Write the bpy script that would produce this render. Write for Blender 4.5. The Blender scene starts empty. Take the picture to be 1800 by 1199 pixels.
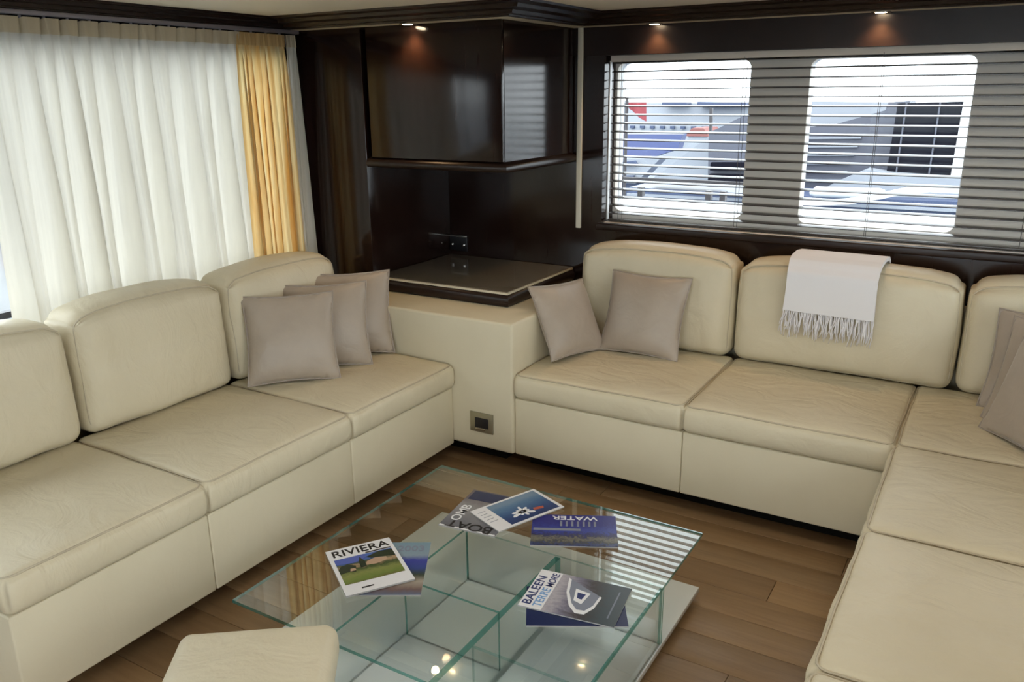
import bpy, bmesh, math, random
from mathutils import Vector, Matrix, noise
random.seed(7)
S = bpy.context.scene
C = S.collection

# ------------------------------------------------------------------ camera
def make_camera():
    pitch, yaw, roll = -.2915, -.5403, -.0101
    fw = Vector((math.cos(pitch)*math.sin(yaw), math.cos(pitch)*math.cos(yaw), math.sin(pitch)))
    r = Vector((math.cos(yaw), -math.sin(yaw), 0))
    u = r.cross(fw)
    r, u = math.cos(roll)*r + math.sin(roll)*u, -math.sin(roll)*r + math.cos(roll)*u
    cd = bpy.data.cameras.new('camera'); co = bpy.data.objects.new('camera', cd); C.objects.link(co)
    m = Matrix((r, u, -fw)).transposed().to_4x4(); m.translation = (1.9657, -2.7924, 1.5648)
    co.matrix_world = m
    cd.sensor_width = 36; cd.sensor_fit = 'HORIZONTAL'; cd.lens = 1457.37*36/1800
    cd.clip_start = .05; cd.clip_end = 300
    S.camera = co
make_camera()

# ------------------------------------------------------------------ sky, exposure
SKY = 4.2
w = bpy.data.worlds.new('sky'); S.world = w; w.use_nodes = True
bg = w.node_tree.nodes['Background']
bg.inputs['Color'].default_value = (.90, .96, 1.0, 1); bg.inputs['Strength'].default_value = SKY
S.view_settings.view_transform = 'Standard'; S.view_settings.look = 'None'
S.view_settings.gamma = 1; S.view_settings.use_curve_mapping = False
S.view_settings.exposure = 0.15
try:
    S.cycles.max_bounces = 7; S.cycles.diffuse_bounces = 4; S.cycles.glossy_bounces = 3
    S.cycles.transparent_max_bounces = 14; S.cycles.transmission_bounces = 2; S.cycles.use_adaptive_sampling = True; S.cycles.adaptive_threshold = .06
    S.cycles.sample_clamp_indirect = 6; S.cycles.use_denoising = True
    S.cycles.caustics_reflective = False; S.cycles.caustics_refractive = False
except Exception: pass

# ------------------------------------------------------------------ materials
M = {}
def new_mat(name):
    m = bpy.data.materials.new(name); m.use_nodes = True
    nt = m.node_tree; b = nt.nodes['Principled BSDF']; M[name] = m
    return m, nt, b
def L(nt, a, b): nt.links.new(a, b)
def coords(nt, scale=(1,1,1), kind='Object'):
    tc = nt.nodes.new('ShaderNodeTexCoord'); mp = nt.nodes.new('ShaderNodeMapping')
    mp.inputs['Scale'].default_value = scale; L(nt, tc.outputs[kind], mp.inputs['Vector'])
    return mp.outputs['Vector']
def noise_tex(nt, vec, scale, detail=4, rough=.55, dist=0):
    n = nt.nodes.new('ShaderNodeTexNoise'); n.inputs['Scale'].default_value = scale
    n.inputs['Detail'].default_value = detail; n.inputs['Roughness'].default_value = rough
    n.inputs['Distortion'].default_value = dist; L(nt, vec, n.inputs['Vector']); return n
def ramp(nt, fac, stops):
    r = nt.nodes.new('ShaderNodeValToRGB'); e = r.color_ramp.elements
    while len(e) < len(stops): e.new(.5)
    for el, (p, c) in zip(e, stops): el.position = p; el.color = (*c, 1)
    L(nt, fac, r.inputs['Fac']); return r
def bump(nt, b, h, strength=.2, dist=.01):
    n = nt.nodes.new('ShaderNodeBump'); n.inputs['Strength'].default_value = strength
    n.inputs['Distance'].default_value = dist; L(nt, h, n.inputs['Height']); L(nt, n.outputs['Normal'], b.inputs['Normal']); return n
def plain(name, col, rough=.5, metal=0, spec=.5, coat=0, emit=None, est=0):
    m, nt, b = new_mat(name)
    b.inputs['Base Color'].default_value = (*col, 1); b.inputs['Roughness'].default_value = rough
    b.inputs['Metallic'].default_value = metal; b.inputs['Specular IOR Level'].default_value = spec
    b.inputs['Coat Weight'].default_value = coat
    if emit: b.inputs['Emission Color'].default_value = (*emit, 1); b.inputs['Emission Strength'].default_value = est
    return m
def leather(name, c0, c1, rough=.44, creases=.36):
    m, nt, b = new_mat(name)
    v = coords(nt)
    n1 = noise_tex(nt, v, 3.2, 5, .6); r = ramp(nt, n1.outputs['Fac'], [(.3, c0), (.7, c1)])
    L(nt, r.outputs['Color'], b.inputs['Base Color'])
    b.inputs['Roughness'].default_value = rough; b.inputs['Specular IOR Level'].default_value = .35
    n2 = noise_tex(nt, coords(nt, (1, 1.6, .8)), 6, 3, .5, 1.6); n3 = noise_tex(nt, v, 160, 1, .5)
    mul = nt.nodes.new('ShaderNodeMath'); mul.operation = 'MULTIPLY_ADD'; mul.inputs[1].default_value = .06
    L(nt, n3.outputs['Fac'], mul.inputs[0]); L(nt, n2.outputs['Fac'], mul.inputs[2])
    bump(nt, b, mul.outputs['Value'], creases, .02)
    return m
leather('leather', (.63, .555, .395), (.69, .615, .45))
leather('leather_base', (.65, .58, .42), (.69, .62, .455), .5, .08)
leather('leather_piping_shade', (.50, .43, .31), (.56, .49, .36), .5, .1)  # same leather darkened: crease shading put into the piping colour
def satin(name, col):
    m, nt, b = new_mat(name); v = coords(nt)
    n = noise_tex(nt, v, 6, 4); r = ramp(nt, n.outputs['Fac'], [(.3, tuple(c*.92 for c in col)), (.7, tuple(c*1.06 for c in col))])
    L(nt, r.outputs['Color'], b.inputs['Base Color']); b.inputs['Roughness'].default_value = .42
    b.inputs['Sheen Weight'].default_value = .25; b.inputs['Sheen Roughness'].default_value = .4
    n2 = noise_tex(nt, v, 11, 3, .5, .8); bump(nt, b, n2.outputs['Fac'], .25, .02)
satin('taupe', (.41, .342, .275))
satin('taupe_piping', (.34, .285, .235))
def wood(name, stops, scale=(1,1,1), rough=.2, coat=.3, bmp=.03):
    m, nt, b = new_mat(name); v = coords(nt, scale)
    n = noise_tex(nt, v, 7, 6, .65, .6); r = ramp(nt, n.outputs['Fac'], stops)
    L(nt, r.outputs['Color'], b.inputs['Base Color']); b.inputs['Roughness'].default_value = rough
    b.inputs['Coat Weight'].default_value = coat; b.inputs['Coat Roughness'].default_value = rough*.8
    b.inputs['Specular IOR Level'].default_value = .38
    if bmp: bump(nt, b, n.outputs['Fac'], bmp, .01)
DW = [(.25, (.0100, .0048, .0038)), (.5, (.0150, .0070, .0052)), (.8, (.0220, .0100, .0072))]
wood('wenge', DW, (6, 6, .35), .13, .0, 0)
wood('wenge_rail', DW, (1, 1, 1), .36, .0, 0)
wood('oak', [(.2, (.19, .098, .043)), (.5, (.26, .142, .066)), (.85, (.33, .19, .092))], (.7, 9, 3), .38, .08, .05)
# planks: a tint for each plank
def oak_plank():
    m, nt, b = new_mat('oak_plank'); v = coords(nt, (.8, 9, 3))
    oi = nt.nodes.new('ShaderNodeObjectInfo'); add = nt.nodes.new('ShaderNodeVectorMath'); add.operation = 'ADD'
    sc = nt.nodes.new('ShaderNodeVectorMath'); sc.operation = 'SCALE'; sc.inputs['Scale'].default_value = 40
    comb = nt.nodes.new('ShaderNodeCombineXYZ'); L(nt, oi.outputs['Random'], comb.inputs['X']); L(nt, oi.outputs['Random'], comb.inputs['Y'])
    L(nt, comb.outputs['Vector'], sc.inputs[0]); L(nt, v, add.inputs[0]); L(nt, sc.outputs['Vector'], add.inputs[1])
    n = noise_tex(nt, add.outputs['Vector'], 5, 6, .65, .5)
    r = ramp(nt, n.outputs['Fac'], [(.2, (.225, .134, .064)), (.5, (.29, .178, .088)), (.85, (.355, .222, .116))])
    hs = nt.nodes.new('ShaderNodeHueSaturation'); mr = nt.nodes.new('ShaderNodeMapRange')
    mr.inputs['To Min'].default_value = .78; mr.inputs['To Max'].default_value = 1.18
    L(nt, oi.outputs['Random'], mr.inputs['Value']); L(nt, mr.outputs['Result'], hs.inputs['Value']); L(nt, r.outputs['Color'], hs.inputs['Color'])
    L(nt, hs.outputs['Color'], b.inputs['Base Color']); b.inputs['Roughness'].default_value = .36
    bump(nt, b, n.outputs['Fac'], .05, .01)
oak_plank()
plain('ceiling_paint', (.80, .76, .66), .6)
plain('cream_trim', (.74, .69, .56), .5)
plain('lining', (.80, .735, .65), .55)
plain('wall_paint', (.30, .24, .18), .5)
plain('slat', (.040, .032, .028), .25, 0, .5, .1)
plain('cord', (.10, .09, .08), .7)
plain('rail_metal', (.33, .30, .33), .4, .3)
plain('steel', (.62, .60, .55), .25, 1)
plain('brass', (.42, .39, .28), .35, .8)
plain('black_plastic', (.012, .012, .014), .35)
plain('toe_kick', (.008, .007, .006), .9, 0, .1)  # near-black: the shadow gap under the bases is put into the colour
plain('chrome', (.75, .75, .76), .12, 1)
plain('table_stone', (.21, .175, .130), .12, 0, .5, .2)
plain('table_edge', (.66, .60, .47), .35)
plain('white_plate', (.72, .755, .75), .10, 0, .5, .2)
plain('paper', (.78, .77, .78), .55)
plain('pages', (.42, .41, .40), .7)
plain('ink_black', (.012, .012, .014), .4); plain('ink_navy', (.025, .04, .15), .4); plain('ink_blue', (.16, .33, .60), .4); plain('ink_white', (.82, .82, .84), .45)
plain('ink_grey', (.22, .24, .30), .45); plain('ink_red', (.45, .10, .06), .45)
plain('navy_cover', (.012, .022, .085), .3, 0, .5, .3)
plain('white_throw', (.80, .78, .79), .85)
plain('white_paint', (.82, .82, .82), .35, 0, .5, .2)
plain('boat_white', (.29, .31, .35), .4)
plain('boat_bright', (.80, .81, .82), .4)
plain('boat_grey', (.095, .10, .13), .5)
plain('boat_dark', (.010, .010, .016), .9, 0, .05)
plain('boat_blue', (.075, .095, .22), .4)
plain('boat_navy', (.05, .07, .14), .4)
plain('flag_red', (.28, .05, .06), .7)
plain('roof_red', (.25, .10, .09), .7)
plain('pink_panel', (.55, .14, .14), .6)
plain('far_wall', (.34, .36, .40), .7)
plain('rail_dark', (.05, .045, .05), .4)
plain('bulb', (1, .9, .7), .4, emit=(1, .80, .52), est=40)
plain('opal', (.9, .88, .82), .5, emit=(1, .90, .76), est=5)  # glowing diffuser of the added ceiling fill lights
def water_mat():
    m, nt, b = new_mat('water'); b.inputs['Base Color'].default_value = (.03, .06, .10, 1); b.inputs['Roughness'].default_value = .12
    n = noise_tex(nt, coords(nt), 1.5, 4); bump(nt, b, n.outputs['Fac'], .4, .1)
water_mat()
def glass(name, tint, ior=1.45, rough=0.0):
    m = bpy.data.materials.new(name); m.use_nodes = True; nt = m.node_tree; nt.nodes.clear(); M[name] = m
    o = nt.nodes.new('ShaderNodeOutputMaterial'); t = nt.nodes.new('ShaderNodeBsdfTransparent'); g = nt.nodes.new('ShaderNodeBsdfGlossy')
    mx = nt.nodes.new('ShaderNodeMixShader')
    # Schlick reflectance, alike from both sides of the sheet
    ge = nt.nodes.new('ShaderNodeNewGeometry'); dt = nt.nodes.new('ShaderNodeVectorMath'); dt.operation = 'DOT_PRODUCT'
    L(nt, ge.outputs['Normal'], dt.inputs[0]); L(nt, ge.outputs['Incoming'], dt.inputs[1])
    def mth(op, a, b=None, c=None):
        k = nt.nodes.new('ShaderNodeMath'); k.operation = op
        for i, q in enumerate((a, b, c)):
            if q is None: continue
            if isinstance(q, (int, float)): k.inputs[i].default_value = q
            else: L(nt, q, k.inputs[i])
        return k.outputs['Value']
    r0 = ((ior-1)/(ior+1))**2
    pw = mth('POWER', mth('SUBTRACT', 1.0, mth('ABSOLUTE', dt.outputs['Value'])), 5.0); f = mth('MULTIPLY_ADD', pw, 1-r0, r0)
    t.inputs['Color'].default_value = (*tint, 1); g.inputs['Roughness'].default_value = rough
    g.inputs['Color'].default_value = (.95, 1, .98, 1)
    L(nt, f, mx.inputs['Fac']); L(nt, t.outputs['BSDF'], mx.inputs[1]); L(nt, g.outputs['BSDF'], mx.inputs[2]); L(nt, mx.outputs['Shader'], o.inputs['Surface'])
glass('table_glass', (.955, .985, .975), 1.95)
glass('glass_under', (.985, .995, .99), 1.05)
glass('panel_glass', (.978, .990, .986), 1.25)
glass('window_glass', (.97, .985, .985), 1.15)
def edge_glass(name, col, tr):
    m = bpy.data.materials.new(name); m.use_nodes = True; nt = m.node_tree; b = nt.nodes['Principled BSDF']; M[name] = m
    b.inputs['Base Color'].default_value = (*col, 1); b.inputs['Roughness'].default_value = .15
    o = nt.nodes['Material Output']; t = nt.nodes.new('ShaderNodeBsdfTransparent'); t.inputs['Color'].default_value = (.45, .75, .68, 1)
    mx = nt.nodes.new('ShaderNodeMixShader'); mx.inputs['Fac'].default_value = tr
    L(nt, b.outputs['BSDF'], mx.inputs[1]); L(nt, t.outputs['BSDF'], mx.inputs[2]); L(nt, mx.outputs['Shader'], o.inputs['Surface'])
edge_glass('glass_edge', (.06, .23, .21), .48)
def cloth(name, col, trans, tcol, lo=None, streak=(1, 14, .6)):
    m = bpy.data.materials.new(name); m.use_nodes = True; nt = m.node_tree; nt.nodes.clear(); M[name] = m
    o = nt.nodes.new('ShaderNodeOutputMaterial'); d = nt.nodes.new('ShaderNodeBsdfDiffuse'); t = nt.nodes.new('ShaderNodeBsdfTranslucent'); mx = nt.nodes.new('ShaderNodeMixShader')
    n = noise_tex(nt, coords(nt, streak), 6, 4)
    r1 = ramp(nt, n.outputs['Fac'], [(.3, lo or tuple(c*.93 for c in col)), (.7, col)]); r2 = ramp(nt, n.outputs['Fac'], [(.3, lo or tuple(c*.90 for c in tcol)), (.7, tcol)])
    L(nt, r1.outputs['Color'], d.inputs['Color']); L(nt, r2.outputs['Color'], t.inputs['Color']); mx.inputs['Fac'].default_value = trans
    L(nt, d.outputs['BSDF'], mx.inputs[1]); L(nt, t.outputs['BSDF'], mx.inputs[2])
    L(nt, mx.outputs['Shader'], o.inputs['Surface'])
cloth('curtain_cream', (.78, .755, .68), .31, (.91, .865, .76))
cloth('curtain_gold', (.78, .66, .38), .42, (.90, .76, .42), (.74, .43, .13), (1, 9, .35))
cloth('header_tape', (.68, .60, .45), .16, (.7, .6, .42))
cloth('header_gold', (.66, .46, .22), .16, (.7, .48, .22))

# ------------------------------------------------------------------ helpers
class MB:
    def __init__(s): s.v = []; s.f = []; s.m = []
    def add(s, vs, fs, mi=0):
        o = len(s.v); s.v += [tuple(x) for x in vs]; s.f += [tuple(i+o for i in f) for f in fs]; s.m += [mi]*len(fs); return s
    def box(s, x0, y0, z0, x1, y1, z1, mi=0):
        vs = [(x, y, z) for x in (x0, x1) for y in (y0, y1) for z in (z0, z1)]
        return s.add(vs, [(0,1,3,2),(4,6,7,5),(0,4,5,1),(2,3,7,6),(0,2,6,4),(1,5,7,3)], mi)
    def prism_y(s, pts, y0, y1, mi=0):           # polygon in x, z pushed through y
        n = len(pts); vs = [(x, y0, z) for x, z in pts] + [(x, y1, z) for x, z in pts]
        return s.add(vs, [tuple(range(n)), tuple(range(2*n-1, n-1, -1))] + [(i, i+n, (i+1) % n+n, (i+1) % n) for i in range(n)], mi)
    def prism_z(s, pts, z0, z1, mi=0):
        n = len(pts); vs = [(x, y, z0) for x, y in pts] + [(x, y, z1) for x, y in pts]
        return s.add(vs, [tuple(range(n-1, -1, -1)), tuple(range(n, 2*n))] + [(i, (i+1) % n, (i+1) % n+n, i+n) for i in range(n)], mi)
    def tube(s, path, r, seg=8, closed=False, mi=0):
        path = [Vector(p) for p in path]; n = len(path); vs = []; fs = []
        up0 = None
        for i, p in enumerate(path):
            a = path[(i-1) % n] if (closed or i > 0) else p; b = path[(i+1) % n] if (closed or i < n-1) else p
            t = (b-a).normalized(); ref = Vector((0, 0, 1)) if abs(t.z) < .9 else Vector((1, 0, 0))
            if up0 is not None: ref = up0
            e = t.cross(ref)
            if e.length < 1e-4: e = t.cross(Vector((1, .3, .2)))
            e.normalize(); g = e.cross(t).normalized(); up0 = g
            rr = r[i] if isinstance(r, (list, tuple)) else r
            for k in range(seg):
                an = 2*math.pi*k/seg; vs.append(p + e*math.cos(an)*rr + g*math.sin(an)*rr)
        m = n if closed else n-1
        for i in range(m):
            for k in range(seg):
                a = i*seg+k; b = i*seg+(k+1) % seg; j = ((i+1) % n)*seg
                fs.append((a, b, j+(k+1) % seg, j+k))
        if not closed: fs += [tuple(range(seg-1, -1, -1)), tuple(range((n-1)*seg, n*seg))]
        return s.add(vs, fs, mi)
    def lathe(s, prof, seg=24, mi=0, cx=0, cy=0, cz=0):
        vs = []; fs = []; n = len(prof)
        for k in range(seg):
            a = 2*math.pi*k/seg
            vs += [(cx+r*math.cos(a), cy+r*math.sin(a), cz+z) for r, z in prof]
        for k in range(seg):
            for i in range(n-1):
                a = k*n+i; b = ((k+1) % seg)*n+i; fs.append((a, b, b+1, a+1))
        return s.add(vs, fs, mi)
    def build(s, name, mats, parent=None, smooth=False, bevel=0, xf=None):
        me = bpy.data.meshes.new(name); vs = [xf @ Vector(v) for v in s.v] if xf else s.v
        me.from_pydata(vs, [], s.f)
        if isinstance(mats, str): mats = [mats]
        for m in mats: me.materials.append(M[m])
        for p, mi in zip(me.polygons, s.m): p.material_index = mi
        bm = bmesh.new(); bm.from_mesh(me); bmesh.ops.recalc_face_normals(bm, faces=bm.faces)
        if bevel: bmesh.ops.bevel(bm, geom=[e for e in bm.edges if len(e.link_faces) == 2 and e.calc_face_angle() > .5], offset=bevel, segments=2, affect='EDGES', profile=.6)
        bm.to_mesh(me); bm.free()
        o = bpy.data.objects.new(name, me); C.objects.link(o)
        if parent: o.parent = parent
        if smooth or bevel:
            for p in me.polygons: p.use_smooth = True
            if bevel or smooth == 'auto':
                try: me.set_sharp_from_angle(angle=math.radians(50 if smooth == 'auto' else 60))
                except Exception: pass
        return o
def boxo(name, mat, parent, *b, bevel=0): return MB().box(*b).build(name, mat, parent, bevel=bevel)
def empty(name, loc=(0, 0, 0), rz=0):
    o = bpy.data.objects.new(name, None); C.objects.link(o); o.location = loc; o.rotation_euler = (0, 0, rz); o.empty_display_size = .1; return o
def tag(o, label, cat, group=None):
    o['label'] = label; o['category'] = cat
    if group: o['group'] = group
    return o
def struct(o): o['kind'] = 'structure'; return o
def spread_axis(h, r, n):
    a = [-h, -h+r*.25, -h+r*.6, -h+r]; mid = [-h+r+(2*h-2*r)*i/n for i in range(1, n)]
    return a + mid + [-x for x in reversed(a)]
def soft(name, size, r, n, mat, parent=None, disp=None, xf=None):
    """rounded, cushioned box centred on the origin; disp(p, normal, u) -> displaced p"""
    hx, hy, hz = [s/2 for s in size]; ax = [spread_axis(h, min(r, h*.98), k) for h, k in zip((hx, hy, hz), n)]
    N = [len(a)-1 for a in ax]; idx = {}; vs = []
    def vert(i, j, k):
        if (i, j, k) in idx: return idx[i, j, k]
        p = Vector((ax[0][i], ax[1][j], ax[2][k]))
        q = Vector([max(-h+min(r, h*.98), min(h-min(r, h*.98), c)) for c, h in zip(p, (hx, hy, hz))])
        d = p-q; nn = d.normalized() if d.length > 1e-9 else Vector((0, 0, 1)); rr = Vector([min(r, h*.98) for h in (hx, hy, hz)])
        s = q+Vector((nn.x*rr.x, nn.y*rr.y, nn.z*rr.z))
        if disp: s = disp(s, nn, Vector((p.x/hx, p.y/hy, p.z/hz)))
        idx[i, j, k] = len(vs); vs.append(xf @ s if xf else s); return idx[i, j, k]
    fs = []
    for a, b, c in ((0, 1, 2), (1, 2, 0), (2, 0, 1)):
        for side in (0, N[c]):
            for i in range(N[a]):
                for j in range(N[b]):
                    q = []
                    for di, dj in ((0, 0), (1, 0), (1, 1), (0, 1)):
                        t = [0, 0, 0]; t[a] = i+di; t[b] = j+dj; t[c] = side; q.append(vert(*t))
                    fs.append(tuple(q))
    m = MB(); m.add(vs, fs); return m.build(name, mat, parent, smooth=True)
def nz(p, s, k=0): return noise.noise(Vector((p[0]*s+k*7.3, p[1]*s-k*3.1, p[2]*s+k*1.7)))
def rrect(hx, hy, r, seg=5):
    out = []
    for cx, cy, a0 in ((hx-r, hy-r, 0), (-hx+r, hy-r, 90), (-hx+r, -hy+r, 180), (hx-r, -hy+r, 270)):
        for k in range(seg+1):
            a = math.radians(a0+90*k/seg); out.append((cx+r*math.cos(a), cy+r*math.sin(a)))
    return out
def dense(path, step=.05):
    out = []; n = len(path)
    for i in range(n):
        a, b = Vector(path[i]), Vector(path[(i+1) % n]); k = max(1, int((b-a).length/step))
        for t in range(k): out.append(a.lerp(b, t/k))
    return out

# ------------------------------------------------------------------ room shell
YW = .86          # window wall
ZC = 1.89         # ceiling
floor = struct(boxo('floor', 'oak', None, -1.1, -4.7, -.12, 3.6, 1.05, -.012))
pl_mesh = {}
def plank(x0, x1, y0):
    k = round(x1-x0, 3)
    if k not in pl_mesh:
        o = MB().box(0, 0, -.011, k-.0015, .133, 0).build('plank', 'oak_plank', floor, bevel=.0012); pl_mesh[k] = o.data
    else:
        o = bpy.data.objects.new('plank', pl_mesh[k]); C.objects.link(o); o.parent = floor
    o.location = (x0, y0, 0)
for k in range(-27, 4):
    y0 = -.41+.1345*k
    off = 1.475 if k % 2 == 0 else 1.475-.55
    off += [0, .0, .18, -.22, .3][k % 5] if k not in (-1, 1, 0) else 0
    xs = sorted({-.30, 3.40} | {round(off+1.1*j, 3) for j in range(-3, 4) if -.2 < off+1.1*j < 3.3})
    for a, b in zip(xs, xs[1:]): plank(a, b, y0)
struct(boxo('ceiling', 'ceiling_paint', None, -1.1, -4.7, ZC, 3.6, 1.05, ZC+.08))

wb = struct(boxo('wall_back', 'wenge', None, -1.05, YW, 0, 3.55, YW+.16, .955))
RX0, RX1, RZ0, RZ1 = .285, 2.86, .955, 1.722
boxo('top_panel', 'wenge_rail', wb, -1.05, YW, RZ1, 3.55, YW+.16, ZC)
boxo('side_panel', 'wenge', wb, -1.05, YW, .955, RX0, YW+.16, RZ1)
boxo('side_panel', 'wenge', wb, RX1, YW, .955, 3.55, YW+.16, RZ1)
YL = .985
def lining(cx0, cx1, hole):
    hx0, hz0, hx1, hz1 = hole; m = MB(); rr = rrect((hx1-hx0)/2, (hz1-hz0)/2, .035, 5); mx, mz = (hx0+hx1)/2, (hz0+hz1)/2
    H = [(mx+a, mz+b) for a, b in rr]; n = len(H); cor = [(cx1, RZ1), (cx0, RZ1), (cx0, RZ0), (cx1, RZ0)]
    for y, in ((YL,), (YL+.03,)):
        vs = [(a, y, b) for a, b in H]+[(a, y, b) for a, b in cor]; fs = []
        for i in range(n):
            j = (i+1) % n; c0, c1 = n+i//6, n+j//6
            fs.append((i, j, c0) if c0 == c1 else (i, j, c1, c0))
        m.add(vs, fs)
    m.add([(a, YL, b) for a, b in H]+[(a, YL+.03, b) for a, b in H], [(i, (i+1) % n, (i+1) % n+n, i+n) for i in range(n)])
    m.build('lining_panel', 'lining', wb)
    # white outer window frame with its reveal
    m = MB(); R2 = [(mx+a, mz+b) for a, b in rrect((hx1-hx0)/2+.012, (hz1-hz0)/2+.012, .045, 5)]
    y0, y1 = YL+.03, YL+.085
    m.add([(a, y0, b) for a, b in H]+[(a, y1, b) for a, b in H]+[(a, y0, b) for a, b in R2]+[(a, y1, b) for a, b in R2],
          [(i, (i+1) % n, (i+1) % n+n, i+n) for i in range(n)]+[(i+2*n, (i+1) % n+2*n, (i+1) % n+3*n, i+3*n) for i in range(n)]+[(i+n, (i+1) % n+n, (i+1) % n+3*n, i+3*n) for i in range(n)])
    return m, H
holes = [(RX0, 1.055, (.296, 1.002, .922, 1.690)), (1.055, 1.985, (1.172, 1.002, 1.785, 1.686)), (1.985, RX1, (2.07, 1.002, 2.70, 1.686))]
for i, (a, b, h) in enumerate(holes):
    fm, H = lining(a, b, h)
    wn = struct(fm.build('window_%d' % (i+2), 'white_paint', None, smooth='auto'))
    MB().prism_y(H, YL+.056, YL+.062).build('pane', 'window_glass', wn)
# exterior skin of the deckhouse above and below the window band
sill = struct(boxo('trim_1', 'white_paint', None, RX0, YW+.02, .944, RX1, YL, .958, bevel=.003))
boxo('nosing', 'wenge_rail', sill, RX0-.02, YW-.022, .925, RX1+.02, YW+.022, .957, bevel=.006)
struct(boxo('trim_2', 'cream_trim', None, .152, YW-.012, .925, .176, YW+.004, 1.845, bevel=.002))
boxo('lit_gap_strip', 'white_paint', wb, RX0+.0005, YW+.055, .965, RX0+.004, YW+.075, 1.70)  # white strip stands in for the lit gap at the blind's end

# left wall with a wide window behind the curtain
wl = struct(boxo('wall_left', 'wenge', None, -1.06, -4.7, 0, -1.0, YW, .42))
boxo('top_panel', 'wenge', wl, -1.06, -4.7, 1.775, -1.0, YW, ZC)
boxo('side_panel', 'wenge', wl, -1.06, .10, .42, -1.0, YW, 1.775)
boxo('side_panel', 'wenge', wl, -1.06, -4.7, .42, -1.0, -2.7, 1.775)
w1 = struct(boxo('window_1', 'white_paint', None, -1.05, -2.7, .42, -1.01, .10, .45))
boxo('frame_bar', 'white_paint', w1, -1.05, -2.7, 1.75, -1.01, .10, 1.775)
boxo('frame_bar', 'white_paint', w1, -1.05, -1.66, .45, -1.01, -1.62, 1.75)
boxo('pane', 'window_glass', w1, -1.034, -2.7, .45, -1.028, .10, 1.75)
# column and right / rear walls
col = struct(boxo('wall_corner', 'wenge', None, -1.0, .21, 0, -.605, YW, ZC, bevel=.003))
wr = struct(boxo('wall_right', 'wall_paint', None, 3.5, -4.7, 0, 3.56, YW, .72))
boxo('top_panel', 'wall_paint', wr, 3.5, -4.7, 1.75, 3.56, YW, ZC)
for a, b in ((-4.7, -4.2), (-1.95, -1.85), (.45, YW)): boxo('side_panel', 'wall_paint', wr, 3.5, a, .72, 3.56, b, 1.75)
boxo('pane', 'window_glass', wr, 3.525, -4.2, .72, 3.531, .45, 1.75)
wq = struct(boxo('wall_rear', 'wall_paint', None, -1.06, -4.7, 0, .6, -4.64, ZC))
boxo('side_panel', 'wall_paint', wq, 3.3, -4.7, 0, 3.56, -4.64, ZC)
boxo('top_panel', 'wall_paint', wq, .6, -4.7, 1.83, 3.3, -4.64, ZC)
d1 = struct(boxo('door_1', 'white_paint', None, 2.27, -4.69, 0, 2.33, -4.65, 1.83))
boxo('pane', 'window_glass', d1, .6, -4.673, 0, 2.27, -4.667, 1.83); boxo('pane', 'window_glass', d1, 2.33, -4.673, 0, 3.3, -4.667, 1.83)

# cornice: mitred runs along curtain wall, cabinet front, cabinet side, window wall
XC, YC = .127, .2125
def cornice(name, prof, mat, sx=.36):
    m = MB(); n = len(prof); rows = []
    for o, z in prof:
        rows.append([(-.98+o*sx, -4.6, z), (-.98+o*sx, YC-o, z), (XC+o, YC-o, z), (XC+o, YW-o, z), (3.5, YW-o, z)])
    vs = [p for r in rows for p in r]; fs = []
    for i in range(n):
        for k in range(4): fs.append((i*5+k, i*5+k+1, ((i+1) % n)*5+k+1, ((i+1) % n)*5+k))
    fs += [tuple(i*5 for i in range(n)), tuple(i*5+4 for i in range(n))]
    m.add(vs, fs); return struct(m.build(name, mat, None))
cornice('trim_3', [(0, 1.845), (.074, 1.845), (.074, 1.87), (0, 1.87)], 'cream_trim')
cornice('trim_4', [(.074, 1.8452), (.076, 1.846), (.094, 1.846), (.098, 1.851), (.125, 1.852), (.135, 1.864), (.180, 1.868), (.190, 1.880), (.245, 1.882), (.252, 1.8895), (.0, 1.8895), (0, 1.8702), (.0738, 1.8702)], 'wenge_rail')

# ------------------------------------------------------------------ downlights under the cornice
def downlight(x, y, label, power):
    t = empty('downlight', (x, y, 1.845))
    MB().lathe([(.020, -.002), (.034, -.006), (.036, -.004), (.036, 0), (.020, 0)], 24).build('bezel', 'steel', t, smooth=True)
    MB().lathe([(0, -.0045), (.021, -.0045), (.021, -.001), (0, -.001)], 20).build('lens', 'bulb', t, smooth=True)
    ld = bpy.data.lights.new('lamp', 'SPOT'); ld.energy = power; ld.color = (1, .62, .30); ld.spot_size = math.radians(115); ld.spot_blend = .9; ld.shadow_soft_size = .02
    lo = bpy.data.objects.new('lamp', ld); C.objects.link(lo); lo.parent = t; lo.location = (0, 0, -.012)
    tag(t, label, 'downlight', 'small downlights under the cornice'); return t
downlight(-.305, .170, 'lit warm downlight above the corner wall cabinet', 7)
downlight(.535, .822, 'lit warm downlight above the window beside the corner cabinet', 7)
downlight(1.445, .822, 'lit warm downlight above the window behind the draped throw', 7)

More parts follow.
